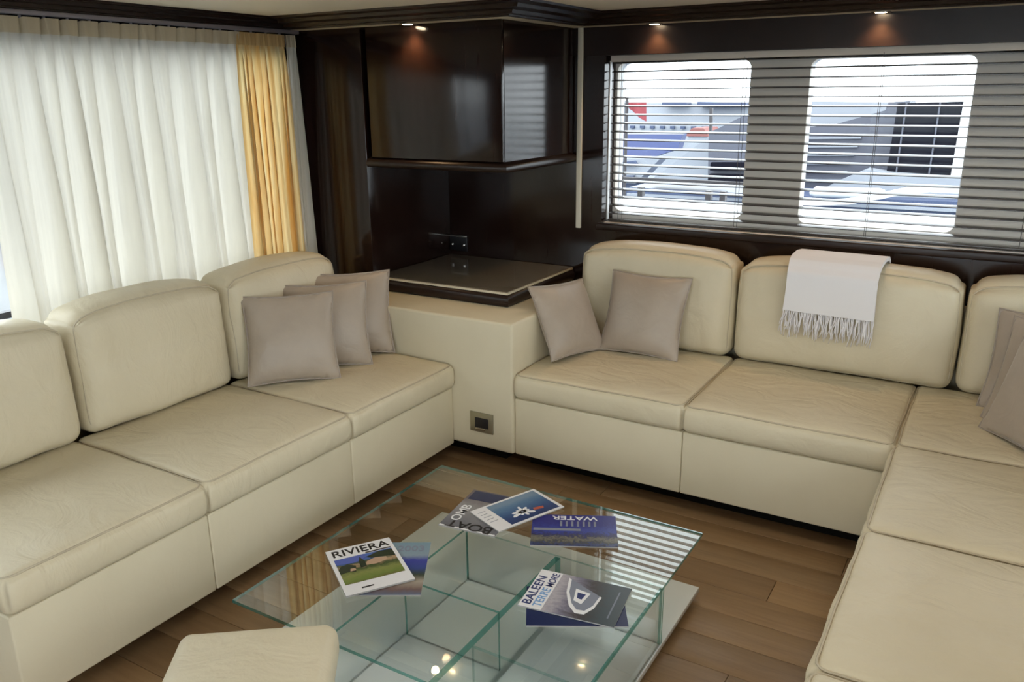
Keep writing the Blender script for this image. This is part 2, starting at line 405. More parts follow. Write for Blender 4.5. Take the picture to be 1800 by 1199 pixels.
# round ceiling lights added out of view to brighten the saloon
def added_ceiling_light(x, y, label, power):
    t = empty('added_ceiling_light', (x, y, ZC))
    MB().lathe([(.150, -.002), (.172, -.020), (.180, -.018), (.180, 0), (.150, 0)], 32).build('bezel', 'steel', t, smooth=True)
    MB().lathe([(0, -.006), (.152, -.006), (.152, -.001), (0, -.001)], 32).build('diffuser', 'opal', t, smooth=True)
    ld = bpy.data.lights.new('lamp', 'AREA'); ld.shape = 'DISK'; ld.size = .28; ld.energy = power; ld.color = (1, .90, .76)
    lo = bpy.data.objects.new('lamp', ld); C.objects.link(lo); lo.parent = t; lo.location = (0, 0, -.024)
    tag(t, label, 'ceiling light', 'added fill lights under the saloon ceiling')
CL = 2.6
for nm, x, y in (('over the glass table', .95, -1.05), ('over the seats of the L-shaped sofa', 2.15, -.85), ('over the middle of the saloon', 1.5, -2.7)):
    added_ceiling_light(x, y, 'added round ceiling fill light '+nm, CL)

# ------------------------------------------------------------------ corner cabinet
cab = tag(empty('wall_cabinet', (-.2, .5, 1.28)), 'glossy dark wood wall cabinet in the corner above the side table', 'cabinet')
def part(o, par):            # keep world placement under a moved empty
    o.parent = par; o.matrix_parent_inverse = Matrix.Translation(par.location).inverted(); return o
part(boxo('carcass', 'wenge', None, -.575, YC+.02, 1.28, XC-.004, YW-.002, 1.845), cab)
part(boxo('door', 'wenge', None, -.575, YC, 1.285, XC-.001, YC+.019, 1.845, bevel=.002), cab)
part(boxo('side_panel', 'wenge', None, XC-.0035, YC+.020, 1.285, XC, YW-.012, 1.845), cab)
led = MB()
prof = [(0, 1.240), (.016, 1.242), (.024, 1.252), (.026, 1.262), (.020, 1.274), (.006, 1.280), (0, 1.2845)]
vs = []; fs = []
for o, z in prof: vs += [(-.600, YC+.012-o, z), (XC+o, YC+.012-o, z), (XC+o, YW-.003, z)]
for i in range(len(prof)-1):
    for k in range(2): fs.append((i*3+k, i*3+k+1, (i+1)*3+k+1, (i+1)*3+k))
led.add(vs, fs); led.box(-.600, YC+.012, 1.240, XC, YW-.003, 1.2845)
part(led.build('ledge_moulding', 'wenge_rail', None, smooth='auto'), cab)

# ------------------------------------------------------------------ upholstered corner unit + side table
XB = .297
cu = tag(empty('corner_plinth', (-.2, .4, 0)), 'cream leather corner plinth between the two sofas carrying the side table', 'plinth')
part(boxo('body', 'leather_base', None, -.605, -.010, .085, XB, YW-.004, .66, bevel=.012), cu)
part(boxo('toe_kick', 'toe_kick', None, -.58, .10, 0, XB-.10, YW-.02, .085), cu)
st = tag(empty('side_table', (-.2, .54, .66)), 'low square side table with glossy brown top and dark rounded edge', 'table')
TX0, TX1, TY0, TY1 = -.600, .135, .222, .852
pr = [(-.03, .661), (.002, .661), (.010, .668), (.014, .682), (.012, .698), (.004, .712), (-.004, .716), (-.03, .716)]
m = MB(); vs = []; fs = []
for o, z in pr: vs += [(TX0, TY0-o, z), (TX1+o, TY0-o, z), (TX1+o, TY1, z)]
for i in range(len(pr)-1):
    for k in range(2): fs.append((i*3+k, i*3+k+1, (i+1)*3+k+1, (i+1)*3+k))
m.add(vs, fs); part(m.build('edge_moulding', 'wenge_rail', None, smooth='auto'), st)
m = MB(); m.box(TX0+.002, TY0+.02, .662, TX1-.02, TY1, .714); part(m.build('core', 'wenge_rail', None), st)
part(boxo('top_rim', 'table_edge', None, TX0, TY0-.004, .716, TX1+.004, TY1, .7245, bevel=.001), st)
part(boxo('top', 'table_stone', None, TX0+.001, TY0+.002, .7246, TX1-.002, TY1, .728), st)

# socket on plinth, outlets in the niche
so = tag(empty('power_socket', (.143, -.012, .203)), 'bronze metal power socket low on the cream corner plinth', 'socket')
MB().box(-.058, -.006, -.045, .058, .0015, .045).build('face_plate', 'brass', so, bevel=.002)
MB().box(-.032, -.0075, -.024, .036, -.0055, .022).build('socket_insert', 'black_plastic', so, bevel=.001)
MB().box(-.030, -.009, -.034, .020, -.0055, -.027).build('switch_bar', 'steel', so, bevel=.001)
no = tag(empty('niche_socket', (-.555, YW-.002, .795)), 'black socket with chrome trim on the niche wall above the side table', 'socket')
MB().box(-.055, -.006, -.045, .06, .001, .040).build('face_plate', 'black_plastic', no, bevel=.002)
MB().box(-.050, -.011, .030, .06, -.004, .038).build('trim_bar', 'steel', no, bevel=.001)
for sx in (-.028, .046):
    MB().lathe([(0, 0), (.010, 0), (.010, .010), (.006, .016), (0, .017)], 14).build('knob', 'chrome', no, smooth=True, xf=Matrix.Translation((sx, -.006, -.010)) @ Matrix.Rotation(math.radians(90), 4, 'X'))

# ------------------------------------------------------------------ sofas
def seat(name_parent, x0, x1, y0, y1, zt=.452, zb=.335, seed=0, crown=.018, front=None):
    sx, sy, sz = x1-x0, y1-y0, zt-zb
    xf = Matrix.Translation(((x0+x1)/2, (y0+y1)/2, (zt+zb)/2))
    def d(p, n, u):
        q = p.copy()
        f = (1-u.x**2)*(1-u.y**2)
        if n.z > .1 or u.z >= .99:
            q.z += (crown*f**.6-.004)*(1 if u.z > 0 else 0)
            q.z += .0035*nz(p, 5, seed)+.0022*nz((p.x*1.0+p.y*.6, p.y*1.0, 0), 13, seed+3)*(abs(u.x*u.y)**.5+.35)
        e = abs(n.x) > .5 or abs(n.y) > .5
        if e and abs(u.z) < .99:
            k = (1-u.z**2)*.010*(1 if not (abs(u.x) > .99 and abs(u.y) > .99) else 0)
            wv = .0035*nz((p.x*1.0, p.y*1.0, p.z*.35), 16, seed+5)
            q.x += n.x*(k+wv); q.y += n.y*(k+wv)
        if u.z > .2:                                  # soft wavy edge
            q.x += .004*nz(p, 6, seed+9)*abs(n.x); q.y += .004*nz(p, 6, seed+11)*abs(n.y)
        return q
    o = soft('seat_cushion', (sx, sy, sz), .024, (16, 16, 4), 'leather', name_parent, d, xf)
    h = .024*.25
    path = [(a, b, sz/2-.0095) for a, b in rrect(sx/2-h+.001, sy/2-h+.001, .028, 4)]
    path = dense(path)
    P = []
    for p in path:
        q = p.copy(); nx = 1 if p.x > sx/2-.02 else -1 if p.x < -sx/2+.02 else 0; ny = 1 if p.y > sy/2-.02 else -1 if p.y < -sy/2+.02 else 0
        q.x += .004*nz(p, 6, seed+9)*abs(nx); q.y += .004*nz(p, 6, seed+11)*abs(ny); q.z += .0035*nz(p, 5, seed); P.append(xf @ q)
    MB().tube(P, .0030, 6, True).build('piping', 'leather_piping_shade', o, smooth=True)
    return o
def back(parent, x0, x1, z0, z1, thick, seed, place, sag=.0, bulge=.030):
    """back cushion in local space: x along the sofa, -y front; place maps to the room"""
    sx, sz = x1-x0, z1-z0
    def d(p, n, u):
        q = p.copy(); f = max(0, 1-u.x**4)*max(0, 1-u.z**4)
        if u.y < -.99: q.y -= bulge*f**.8*(1-.35*u.z)
        wz = max(0, min(1, (u.z-.72)/.28)); wz = wz*wz*(3-2*wz)
        q.z += wz*((.020*(1-u.x**2)-.016*abs(u.x)**6-.012*u.y**2) - .004)
        q.y += .0065*nz(p, 4.5, seed)+.0085*nz((p.x*1.2, p.y, p.z*.4+p.x*.8), 13, seed+2)*(abs(u.x)**2+.18)
        q.z += .004*nz(p, 6, seed+4); q.x += .004*nz(p, 6, seed+6)*abs(n.x)
        q.x *= 1-.022*max(0, u.z)**2                  # narrower at the top
        q.y += .020*(u.z+1)*.5*(1 if u.z > 0 else .5) # leans back
        return q
    xf = place @ Matrix.Translation(((x0+x1)/2, thick/2, (z0+z1)/2))
    o = soft('back_cushion', (sx, thick, sz), .050, (20, 4, 16), 'leather', parent, d, xf)
    P = []
    for a, b in [(v.x, v.y) for v in dense([(a, b, 0) for a, b in rrect(sx/2-.014, sz/2-.014, .045, 5)])]:
        u = Vector((a/(sx/2), -.75, b/(sz/2))); p = Vector((a, -thick/2+.0165, b)); n = Vector((0, -.7, .7 if u.z > .9 else 0))
        q = d(p, n, u); P.append(xf @ q)
    MB().tube(P, .0030, 6, True).build('piping', 'leather_piping_shade', o, smooth=True)
    return o

ls = tag(empty('sofa', (-.4, -.95, 0)), 'long cream leather three-seat sofa in front of the pale curtain', 'sofa', 'cream leather sofas')
LY = [-.012, -.672, -1.322, -1.925]
for i in range(3):
    y1, y0 = LY[i], LY[i+1]
    part(boxo('base_panel', 'leather_base', None, -.88, y0+.0008, .075, -.006, y1-.0008, .336, bevel=.006), ls)
    part(seat(None, -.66, .004, y0+.001, y1-.001, seed=11+i), ls)
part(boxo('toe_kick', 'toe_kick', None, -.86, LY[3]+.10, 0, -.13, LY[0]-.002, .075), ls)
part(boxo('back_frame', 'leather_base', None, -.90, LY[3], .336, -.815, LY[0], .74, bevel=.02), ls)
PL = Matrix.Translation((-.600, 0, 0)) @ Matrix.Rotation(math.radians(90), 4, 'Z')
# local x runs along +y of the room, local -y faces +x
for i, (a, b, t) in enumerate(((-.650, -.020, .885), (-1.290, -.668, .885), (-1.925, -1.306, .875))):
    part(back(None, a, b, .448, t, .205, 31+i, PL), ls)

rs = tag(empty('corner_sofa', (1.4, .4, 0)), 'L-shaped cream leather sofa under the windows with a throw on its back', 'sofa', 'cream leather sofas')
X2 = 1.752; XR = 2.50
for i, (a, b) in enumerate(((XB+.0005, 1.030), (1.030, X2))):
    part(boxo('base_panel', 'leather_base', None, a+.0008, .004, .085, b-.0008, .80, .336, bevel=.006), rs)
    part(seat(None, a+.001, b-.001, -.004, .665, seed=21+i), rs)
part(boxo('base_panel', 'leather_base', None, X2, .004, .085, XR, .80, .336, bevel=.006), rs)
part(seat(None, X2+.001, XR-.10, .004, .665, seed=25), rs)
CY = [.002, -.634, -1.272, -1.92]
for i in range(3):
    part(boxo('base_panel', 'leather_base', None, X2+.012, CY[i+1]+.0008, .085, XR, CY[i]-.0008, .336, bevel=.006), rs)
    part(seat(None, X2, XR-.10, CY[i+1]+.001, CY[i]-.001, seed=26+i), rs)
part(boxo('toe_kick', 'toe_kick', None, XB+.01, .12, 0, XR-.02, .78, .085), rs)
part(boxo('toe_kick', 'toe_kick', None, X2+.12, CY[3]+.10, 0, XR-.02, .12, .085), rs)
part(boxo('back_frame', 'leather_base', None, XB+.002, .815, .336, XR+.12, YW-.003, .74, bevel=.01), rs)
part(boxo('back_frame', 'leather_base', None, XR+.02, CY[3], .085, XR+.12, .81, .74, bevel=.02), rs)
PR = Matrix.Translation((0, .608, 0))
for i, (a, b, z0, z1) in enumerate(((.286, 1.012, .450, .893), (1.022, 1.872, .450, .887), (1.880, 2.47, .450, .885))):
    part(back(None, a, b, z0, z1, .200, 41+i, PR), rs)
PQ = Matrix.Translation((XR-.11, 0, 0)) @ Matrix.Rotation(math.radians(-90), 4, 'Z')
for i, (a, b) in enumerate(((-.60, .62), (.64, 1.26), (1.28, 1.90))):
    part(back(None, a, b, .450, .88, .19, 51+i, PQ), rs)

# ------------------------------------------------------------------ ottoman
ot = tag(empty('ottoman', (.702, -1.812, 0), math.radians(36.5)), 'square cream leather ottoman standing in front of the glass table', 'ottoman')
def od(p, n, u):
    q = p.copy(); f = (1-u.x**2)*(1-u.y**2)
    if u.z > .99: q.z += .012*f+.0025*nz(p, 7, 3)
    if abs(n.x) > .3 or abs(n.y) > .3: q.x += n.x*.010*(1-u.z**2); q.y += n.y*.010*(1-u.z**2)
    return q
soft('seat', (.345, .345, .10), .022, (14, 14, 4), 'leather', ot, od, Matrix.Translation((0, 0, .328)))
MB().box(-.165, -.165, .07, .165, .165, .28).build('base', 'leather_base', ot, bevel=.01)
for sx in (-.13, .13):
    for sy in (-.13, .13): MB().box(sx-.02, sy-.02, 0, sx+.02, sy+.02, .07).build('foot', 'wenge', ot, bevel=.003)

# ------------------------------------------------------------------ throw pillows
def pillow(loc, facing, tilt, roll, size, label, group, seed, t=.13):
    """square pillow standing on its bottom edge; loc = middle of its lower edge, facing = heading of the front in the room"""
    e = empty('throw_pillow', loc); n = 22; m = MB(); vs = []; fs = []; h = size/2
    def pos(a, b, side):
        u, v = a, b
        k = 1-.075*(1-v*v)*abs(u)**2; k2 = 1-.065*(1-u*u)*abs(v)**2
        x = u*h*k; z = v*h*k2
        th = t/2*((1-abs(u)**2.2)*(1-abs(v)**2.2))**.55
        th *= 1+.10*nz((x, z, side), 6, seed)
        y = side*th+.006*nz((x, z, 0), 7, seed+2)
        y += .004*math.sin(18*(abs(u)+abs(v))+seed)*max(0, abs(u)*abs(v)-.35)*side
        return Vector((x, y, z+h))
    def g(k): s = -1+2*k/n; return math.copysign(abs(s)**.85, s)
    for side in (-1, 1):
        o = len(vs)
        for i in range(n+1):
            for j in range(n+1): vs.append(pos(g(i), g(j), side))
        for i in range(n):
            for j in range(n):
                a = o+i*(n+1)+j; fs.append((a, a+1, a+n+2, a+n+1) if side > 0 else (a, a+n+1, a+n+2, a+1))
    xf = Matrix.Rotation(facing, 4, 'Z') @ Matrix.Rotation(-tilt, 4, 'X') @ Matrix.Rotation(roll, 4, 'Y')
    ed = [pos(g(i), -1, 0) for i in range(n)]+[pos(1, g(j), 0) for j in range(n)]+[pos(g(n-i), 1, 0) for i in range(n)]+[pos(-1, g(n-j), 0) for j in range(n)]
    lo = min((xf @ p).z for p in vs); sh = Matrix.Translation((0, 0, -lo))
    m.add(vs, fs); b = m.build('cover', 'taupe', e, smooth=True, xf=sh @ xf)
    bm = bmesh.new(); bm.from_mesh(b.data); bmesh.ops.remove_doubles(bm, verts=bm.verts, dist=.0008); bm.to_mesh(b.data); bm.free()
    MB().tube([p+Vector((0, 0, 0)) for p in ed], .0035, 6, True).build('piping', 'taupe_piping', e, smooth=True, xf=sh @ xf)
    tag(e, label, 'pillow', group)
G1 = 'taupe pillows on the sofa by the curtain'; G2 = 'taupe pillows at the corner plinth end'; G3 = 'taupe pillows in the far corner of the L-shaped sofa'
F = math.radians
pillow((-.385, -.560, .462), F(46), F(22), F(0), .360, 'front taupe satin pillow of the three by the curtain, wholly in view', G1, 1)
pillow((-.395, -.350, .462), F(44), F(21), F(0), .360, 'middle taupe satin pillow of the three by the curtain', G1, 2)
pillow((-.425, -.172, .464), F(42), F(21), F(0), .370, 'rear taupe satin pillow of the three, nearest the side table', G1, 3)
pillow((.452, .300, .462), F(74), F(29), F(3), .335, 'shiny taupe pillow leaning against the cream corner plinth', G2, 4)
pillow((.664, .432, .460), F(2), F(22), F(1), .362, 'taupe satin pillow propped against the back cushion, facing the table', G2, 5)
pillow((2.100, .100, .462), F(-52), F(18), F(0), .38, 'nearest of three taupe pillows at the end of the L-shaped sofa', G3, 6, .09)
pillow((2.135, .245, .462), F(-33), F(16), F(0), .37, 'middle of three taupe pillows at the end of the L-shaped sofa', G3, 7, .08)
pillow((2.138, .425, .462), F(-15), F(14), F(0), .36, 'rearmost of three taupe pillows at the end of the L-shaped sofa', G3, 8, .08)

# ------------------------------------------------------------------ white throw over the back cushion
tb = tag(empty('throw_blanket', (1.42, .65, .9)), 'white fringed throw folded over the back of the L-shaped sofa', 'throw')
def throw():
    prof = [(.835, .76), (.832, .84), (.815, .886), (.775, .910), (.70, .917), (.635, .911), (.597, .892), (.576, .868), (.566, .82), (.560, .77), (.557, .715)]
    pts = []
    for i in range(len(prof)-1):
        for k in range(4): t = k/4; pts.append((prof[i][0]*(1-t)+prof[i+1][0]*t, prof[i][1]*(1-t)+prof[i+1][1]*t))
    pts.append(prof[-1]); n = len(pts); nx = 22; vs = []; fs = []
    def P(i, k, off):
        y, z = pts[i]; t = k/nx; s = i/(n-1); x0 = 1.243+.004*math.sin(s*9)-.012*max(0, s-.5); x1 = 1.585-.006*s+.003*math.sin(s*7)
        x = x0+(x1-x0)*t; wv = .0035*nz((x, z*.6, 0), 11, 3)*min(1, s*2)
        return Vector((x, y-wv-(off if s > .45 else 0)+(off*.6 if s < .25 else 0), z+(off if .2 < s < .6 else 0)-.006*t*s))
    for off in (0, .016):
        for i in range(n):
            for k in range(nx+1): vs.append(P(i, k, off))
    W_ = nx+1; B_ = n*W_
    for i in range(n-1):
        for k in range(nx):
            a = i*W_+k; fs.append((a, a+W_, a+W_+1, a+1)); a += B_; fs.append((a, a+1, a+W_+1, a+W_))
    for i in range(n-1):
        a = i*W_; fs.append((a, a+B_, a+B_+W_, a+W_)); a += nx; fs.append((a, a+W_, a+B_+W_, a+B_))
    for k in range(nx): a = (n-1)*W_+k; fs.append((a, a+B_, a+B_+1, a+1)); a = k; fs.append((a, a+1, a+B_+1, a+B_))
    part(MB().add(vs, fs).build('cloth', 'white_throw', None, smooth='auto'), tb)
    fr = MB(); rnd = random.Random(4)
    for k in range(64):
        for lay in (0, 1):
            t = (k+rnd.random()*.8)/64; a = P(n-1, 0, 0).lerp(P(n-1, nx, 0), t); ln = rnd.uniform(.072, .118)*(1 if lay else .85)+.010*t; pth = []; sw = rnd.uniform(-.016, .010)
            for q in range(6):
                s = q/5; pth.append((a.x+sw*s+.004*math.sin(s*5+k), a.y-.012+.010*lay-.004*rnd.random()*s-.008*s*(1-s), a.z+.004-ln*s))
            fr.tube(pth, [.0022, .002, .0024, .002, .0019, .0014], 5)
    f = fr.build('fringe', 'white_throw', None, smooth=True); f['kind'] = 'stuff'; part(f, tb)
throw()

# ------------------------------------------------------------------ glass coffee table
ct = tag(empty('coffee_table', (.78, -1.0, 0)), 'low square glass coffee table with glass dividers and pale base plate', 'table')
GX0, GX1, GY0, GY1, GZ = .280, 1.282, -1.492, -.502, .235
def gslab(name, b, par, faces='z', mats=('table_glass', 'glass_edge')):
    m = MB(); m.box(*b); o = m.build(name, list(mats), None)
    for p in o.data.polygons:
        n = p.normal; p.material_index = 0 if abs(getattr(n, faces)) > .9 or n.z < -.9 else 1
    return part(o, par)
tp = gslab('top_plate', (GX0, GY0, GZ-.010, GX1, GY1, GZ), ct)
tp.data.materials.append(M['glass_under'])
for p in tp.data.polygons:
    if p.normal.z < -.9: p.material_index = 2
part(boxo('base_plate', 'white_plate', None, GX0-.005, GY0, .022, GX1, GY1, .040, bevel=.002), ct)
for fx in (.40, 1.16):
    for fy in (-1.37, -.62): part(MB().lathe([(0, 0), (.025, 0), (.025, .022), (0, .022)], 16, 0, fx, fy, 0).build('foot', 'black_plastic', None), ct)
z0, z1 = .040, GZ-.010
A, B_, Cc, D = .613, .947, -.833, -1.163
gslab('divider', (A-.004, GY0+.02, z0, A+.004, Cc, z1), ct, 'x', ('panel_glass', 'glass_edge'))
gslab('divider', (A, Cc-.004, z0, GX1-.002, Cc+.004, z1), ct, 'y', ('panel_glass', 'glass_edge'))
gslab('divider', (B_-.009, GY0+.004, z0, B_+.009, Cc-.006, z1), ct, 'x', ('panel_glass', 'glass_edge'))
gslab('divider', (A+.006, D-.004, z0, B_-.009, D+.004, z1), ct, 'y', ('panel_glass', 'glass_edge'))
gslab('divider', (B_+.009, -1.322, z0, GX1-.015, -1.312, z1), ct, 'y', ('panel_glass', 'glass_edge'))
gslab('divider', (GX1-.011, GY0+.004, z0, GX1-.003, Cc-.006, z1), ct, 'x', ('panel_glass', 'glass_edge'))

# ------------------------------------------------------------------ magazines
def text(body, size, loc, rot, mat, par, sx=1, name='title', ext=.0003, fit=0):
    cu_ = bpy.data.curves.new(name, 'FONT'); cu_.body = body; cu_.size = size; cu_.extrude = ext; cu_.align_x = 'LEFT'; cu_.offset = size*.012
    tmp = bpy.data.objects.new('tmp', cu_); C.objects.link(tmp); dg = bpy.context.evaluated_depsgraph_get()
    me = bpy.data.meshes.new_from_object(tmp.evaluated_get(dg)); bpy.data.objects.remove(tmp); me.materials.clear(); me.materials.append(M[mat])
    if fit: xs_ = [v.co.x for v in me.vertices]; sx = fit/(max(xs_)-min(xs_))
    o = bpy.data.objects.new(name, me); C.objects.link(o); o.parent = par; o.location = loc; o.rotation_euler = (0, 0, rot); o.scale = (sx, 1, 1); return o
def photo_mat(name, stops, scale, axis='Y', dist=2.0, mixn=.35, seed=0):
    """printed landscape: colour bands along one axis broken up by noise"""
    m, nt, b = new_mat(name); tc = nt.nodes.new('ShaderNodeTexCoord'); sp = nt.nodes.new('ShaderNodeSeparateXYZ'); L(nt, tc.outputs['Generated'], sp.inputs['Vector'])
    mp = nt.nodes.new('ShaderNodeMapping'); mp.inputs['Scale'].default_value = scale; mp.inputs['Location'].default_value = (seed*3.1, seed*1.7, 0); L(nt, tc.outputs['Generated'], mp.inputs['Vector'])
    n = noise_tex(nt, mp.outputs['Vector'], 5, 6, .65, dist)
    ma = nt.nodes.new('ShaderNodeMath'); ma.operation = 'MULTIPLY_ADD'; ma.inputs[1].default_value = mixn; L(nt, n.outputs['Fac'], ma.inputs[0]); L(nt, sp.outputs[axis], ma.inputs[2])
    r = ramp(nt, ma.outputs['Value'], stops); L(nt, r.outputs['Color'], b.inputs['Base Color']); b.inputs['Roughness'].default_value = .28
photo_mat('print_villa', [(.10, (.16, .11, .05)), (.26, (.16, .22, .05)), (.48, (.24, .26, .08)), (.66, (.05, .08, .03)), (.80, (.45, .30, .18)), (.90, (.06, .09, .05)), (1.0, (.08, .15, .42))], (1.2, 1, 1), 'Y', 1.5, .35)
photo_mat('print_sea', [(.0, (.015, .03, .10)), (.35, (.03, .06, .18)), (.62, (.05, .12, .26)), (.85, (.10, .20, .34)), (1.0, (.18, .27, .38))], (1, 1.6, 1), 'Y', .5, .3, 2)
photo_mat('print_night', [(.22, (.008, .01, .03)), (.34, (.06, .08, .20)), (.38, (.05, .05, .06)), (.50, (.20, .19, .14)), (.60, (.04, .04, .10)), (.75, (.05, .07, .33)), (1.0, (.03, .03, .20))], (2.2, 1.2, 1), 'Y', 2.0, .55, 4)
photo_mat('print_grey', [(.0, (.10, .10, .12)), (.4, (.20, .20, .22)), (.75, (.30, .29, .29)), (1.0, (.16, .13, .14))], (1, 1, 1), 'Y', 1, .4, 5)
photo_mat('print_wake', [(.0, (.03, .06, .12)), (.25, (.09, .13, .20)), (.45, (.45, .42, .45)), (.62, (.20, .19, .25)), (.8, (.06, .05, .05)), (1.0, (.05, .07, .08))], (1, 1.3, 1), 'X', 2, .35, 6)
photo_mat('print_coast', [(.0, (.10, .20, .34)), (.15, (.16, .10, .09)), (.3, (.38, .33, .27)), (.42, (.04, .06, .04)), (.55, (.04, .07, .25)), (.70, (.05, .06, .30)), (.8, (.25, .32, .38)), (1.0, (.20, .30, .36))], (1, 1, 1), 'Y', 1, .12, 7)
plain('print_skyblue', (.09, .13, .42), .35); plain('print_tree', (.022, .035, .018), .35); plain('print_villa_wall', (.50, .33, .22), .35)
Z0 = GZ+.0006
def magazine(name, quad, z, th, label, cover='paper', curl=0):
    """quad: four plan corners (lower-left, lower-right, upper-right, upper-left as one reads it)"""
    q = [Vector((*p, 0)) for p in quad]; c = sum(q, Vector())/4; ex = ((q[1]-q[0])+(q[2]-q[3]))/2; wd = ex.length; ex.normalize(); ey = Vector((-ex.y, ex.x, 0))
    ht = (((q[3]-q[0])+(q[2]-q[1]))/2).dot(ey)
    e = empty(name, (c.x, c.y, z), math.atan2(ex.y, ex.x)); tag(e, label, 'magazine', 'magazines on the glass table')
    n = 10; vs = []; fs = []
    for k, zz in ((0, 0), (1, th)):
        for i in range(n+1): 
            x = -wd/2+wd*i/n; dz = curl*(x/wd)**2
            vs += [(x, -ht/2, zz+dz), (x, ht/2, zz+dz)]
    o2 = 2*(n+1)
    for i in range(n): a = 2*i; fs += [(a, a+1, a+3, a+2), (o2+a, o2+a+2, o2+a+3, o2+a+1), (a, a+2, o2+a+2, o2+a), (a+1, o2+a+1, o2+a+3, a+3)]
    fs += [(0, o2, o2+1, 1), (2*n, 2*n+1, o2+2*n+1, o2+2*n)]
    b = MB().add(vs, fs).build('pages', ['pages', cover], e)
    for p in b.data.polygons: p.material_index = 1 if abs(p.normal.z) > .7 else 0
    return e, wd, ht, th
def patch(e, name, mat, x0, y0, x1, y1, z): return MB().box(x0, y0, z, x1, y1, z+.0004).build(name, mat, e)
def patchp(e, name, mat, pts, z): return MB().prism_z(pts, z, z+.0004).build(name, mat, e)

# coast magazine under the white one
e, wd, ht, th = magazine('magazine', [(.575, -1.305), (.733, -1.209), (.566, -.988), (.410, -1.075)], Z0, .0035, 'pale blue seaside magazine half hidden under the white Riviera one', 'print_coast')
text('2003', .042, (wd/2-.098, ht/2-.050, th+.0003), 0, 'ink_grey', e, 1.0)
# white landscape magazine titled RIVIERA
e, wd, ht, th = magazine('magazine', [(.548, -1.338), (.664, -1.175), (.455, -1.024), (.348, -1.189)], Z0+.0052, .005, 'white magazine with a green villa photo and a Riviera title', 'paper')
patch(e, 'cover_photo', 'print_villa', -wd/2+.012, -ht/2+.052, wd/2-.012, ht/2-.062, th+.0002)
patch(e, 'caption_bar', 'ink_black', -wd/2+.05, -ht/2+.018, -wd/2+.085, -ht/2+.024, th+.0002)
patch(e, 'headline_bar', 'ink_black', wd/2-.09, ht/2-.059, wd/2-.012, ht/2-.054, th+.0007)
pw_, ph_ = wd-.024, ht-.114; bx_, by_ = -wd/2+.012, -ht/2+.052
def pp(pts): return [(bx_+pw_*a, by_+ph_*b) for a, b in pts]
patchp(e, 'sky_picture', 'print_skyblue', pp([(0, .80), (.30, .74), (.52, .84), (.52, 1), (0, 1)]), th+.0008)
patchp(e, 'tree_picture', 'print_tree', pp([(0, .42), (.12, .45), (.26, .40), (.30, .62), (.18, .74), (.06, .70), (0, .60)]), th+.0008)
patchp(e, 'tree_picture', 'print_tree', pp([(.36, .50), (.46, .50), (.47, .70), (.42, .92), (.37, .72)]), th+.0014)
patchp(e, 'villa_picture', 'print_villa_wall', pp([(.47, .56), (.62, .52), (.84, .58), (.84, .70), (.66, .76), (.50, .68)]), th+.0008)
patchp(e, 'villa_picture', 'print_villa_wall', pp([(.17, .44), (.27, .44), (.27, .53), (.19, .54)]), th+.0014)
patchp(e, 'hill_picture', 'print_tree', pp([(.52, .86), (.60, .78), (.84, .73), (1, .66), (1, .95), (.75, .97)]), th+.0008)
text('RIVIERA', .050, (-wd/2+.012, ht/2-.046, th+.0004), 0, 'ink_black', e, fit=wd-.026)
# grey boat magazine under the blue one
e, wd, ht, th = magazine('magazine', [(.730, -.855), (.533, -.877), (.506, -.608), (.700, -.590)][::1] and [(.530, -.880), (.728, -.850), (.700, -.590), (.503, -.612)], Z0, .0035, 'grey boat magazine lying under the white framed blue one', 'print_grey')
patch(e, 'cover_photo', 'navy_cover', -wd/2+.01, ht/2-.07, wd/2-.01, ht/2-.008, th+.0002)
patch(e, 'edge_strip', 'ink_white', -wd/2+.002, -ht/2+.001, wd/2-.002, -ht/2+.008, th+.0002)
text('BOAT', .060, (wd/2-.02, -ht/2+.044, th+.0004), math.pi, 'ink_black', e, 1.0)
text('OMB', .046, (-wd/2+.048, -ht/2+.045, th+.0004), math.pi/2, 'ink_white', e, 1.1)
# blue, white-framed magazine resting across it
e, wd, ht, th = magazine('magazine', [(.728, -.828), (.834, -.587), (.682, -.508), (.584, -.762)], Z0+.0052, .0035, 'white framed magazine with a blue sea photo and a pale boat', 'paper')
patch(e, 'cover_photo', 'print_sea', -wd/2+.058, -ht/2+.010, wd/2-.012, ht/2-.010, th+.0002)
for k in range(9):
    a = 2*math.pi*k/9; r_ = .022+.010*(k % 3); ca, sa = math.cos(a), .75*math.sin(a); patchp(e, 'splash', 'ink_white', [(.002+.004*ca+.007*sa, -.026+.004*sa-.007*ca), (.002+r_*ca+.006*sa, -.026+r_*sa-.006*ca), (.002+(r_+.007)*ca, -.026+(r_+.007)*sa), (.002+r_*ca-.006*sa, -.026+r_*sa+.006*ca), (.002+.004*ca-.007*sa, -.026+.004*sa+.007*ca)], th+.0007)
patchp(e, 'boat_picture', 'ink_red', [(.040, -.040), (.075, -.048), (.082, -.034), (.045, -.026)], th+.0007)
for k in range(5): patch(e, 'text_line', 'ink_grey', -wd/2+.012, ht/2-.030-.018*k, -wd/2+.012+.030-.004*(k % 2), ht/2-.028-.018*k, th+.0002)
# night harbour magazine
e, wd, ht, th = magazine('magazine', [(.840, -.845), (1.085, -.722), (1.010, -.543), (.775, -.660)], Z0, .0035, 'dark blue night harbour magazine beside the striped window reflection', 'print_night')
text('WATER', .034, (.075, ht/2-.010, th+.0004), math.pi, 'ink_white', e, 1.25)
for k in range(7): patch(e, 'light_streak', 'ink_grey', -.045+.018*k, ht/2-.075, -.038+.018*k, ht/2-.042, th+.0002)
patch(e, 'quay_band', 'ink_grey', -wd/2+.006, -.006, .02, .008, th+.0002)
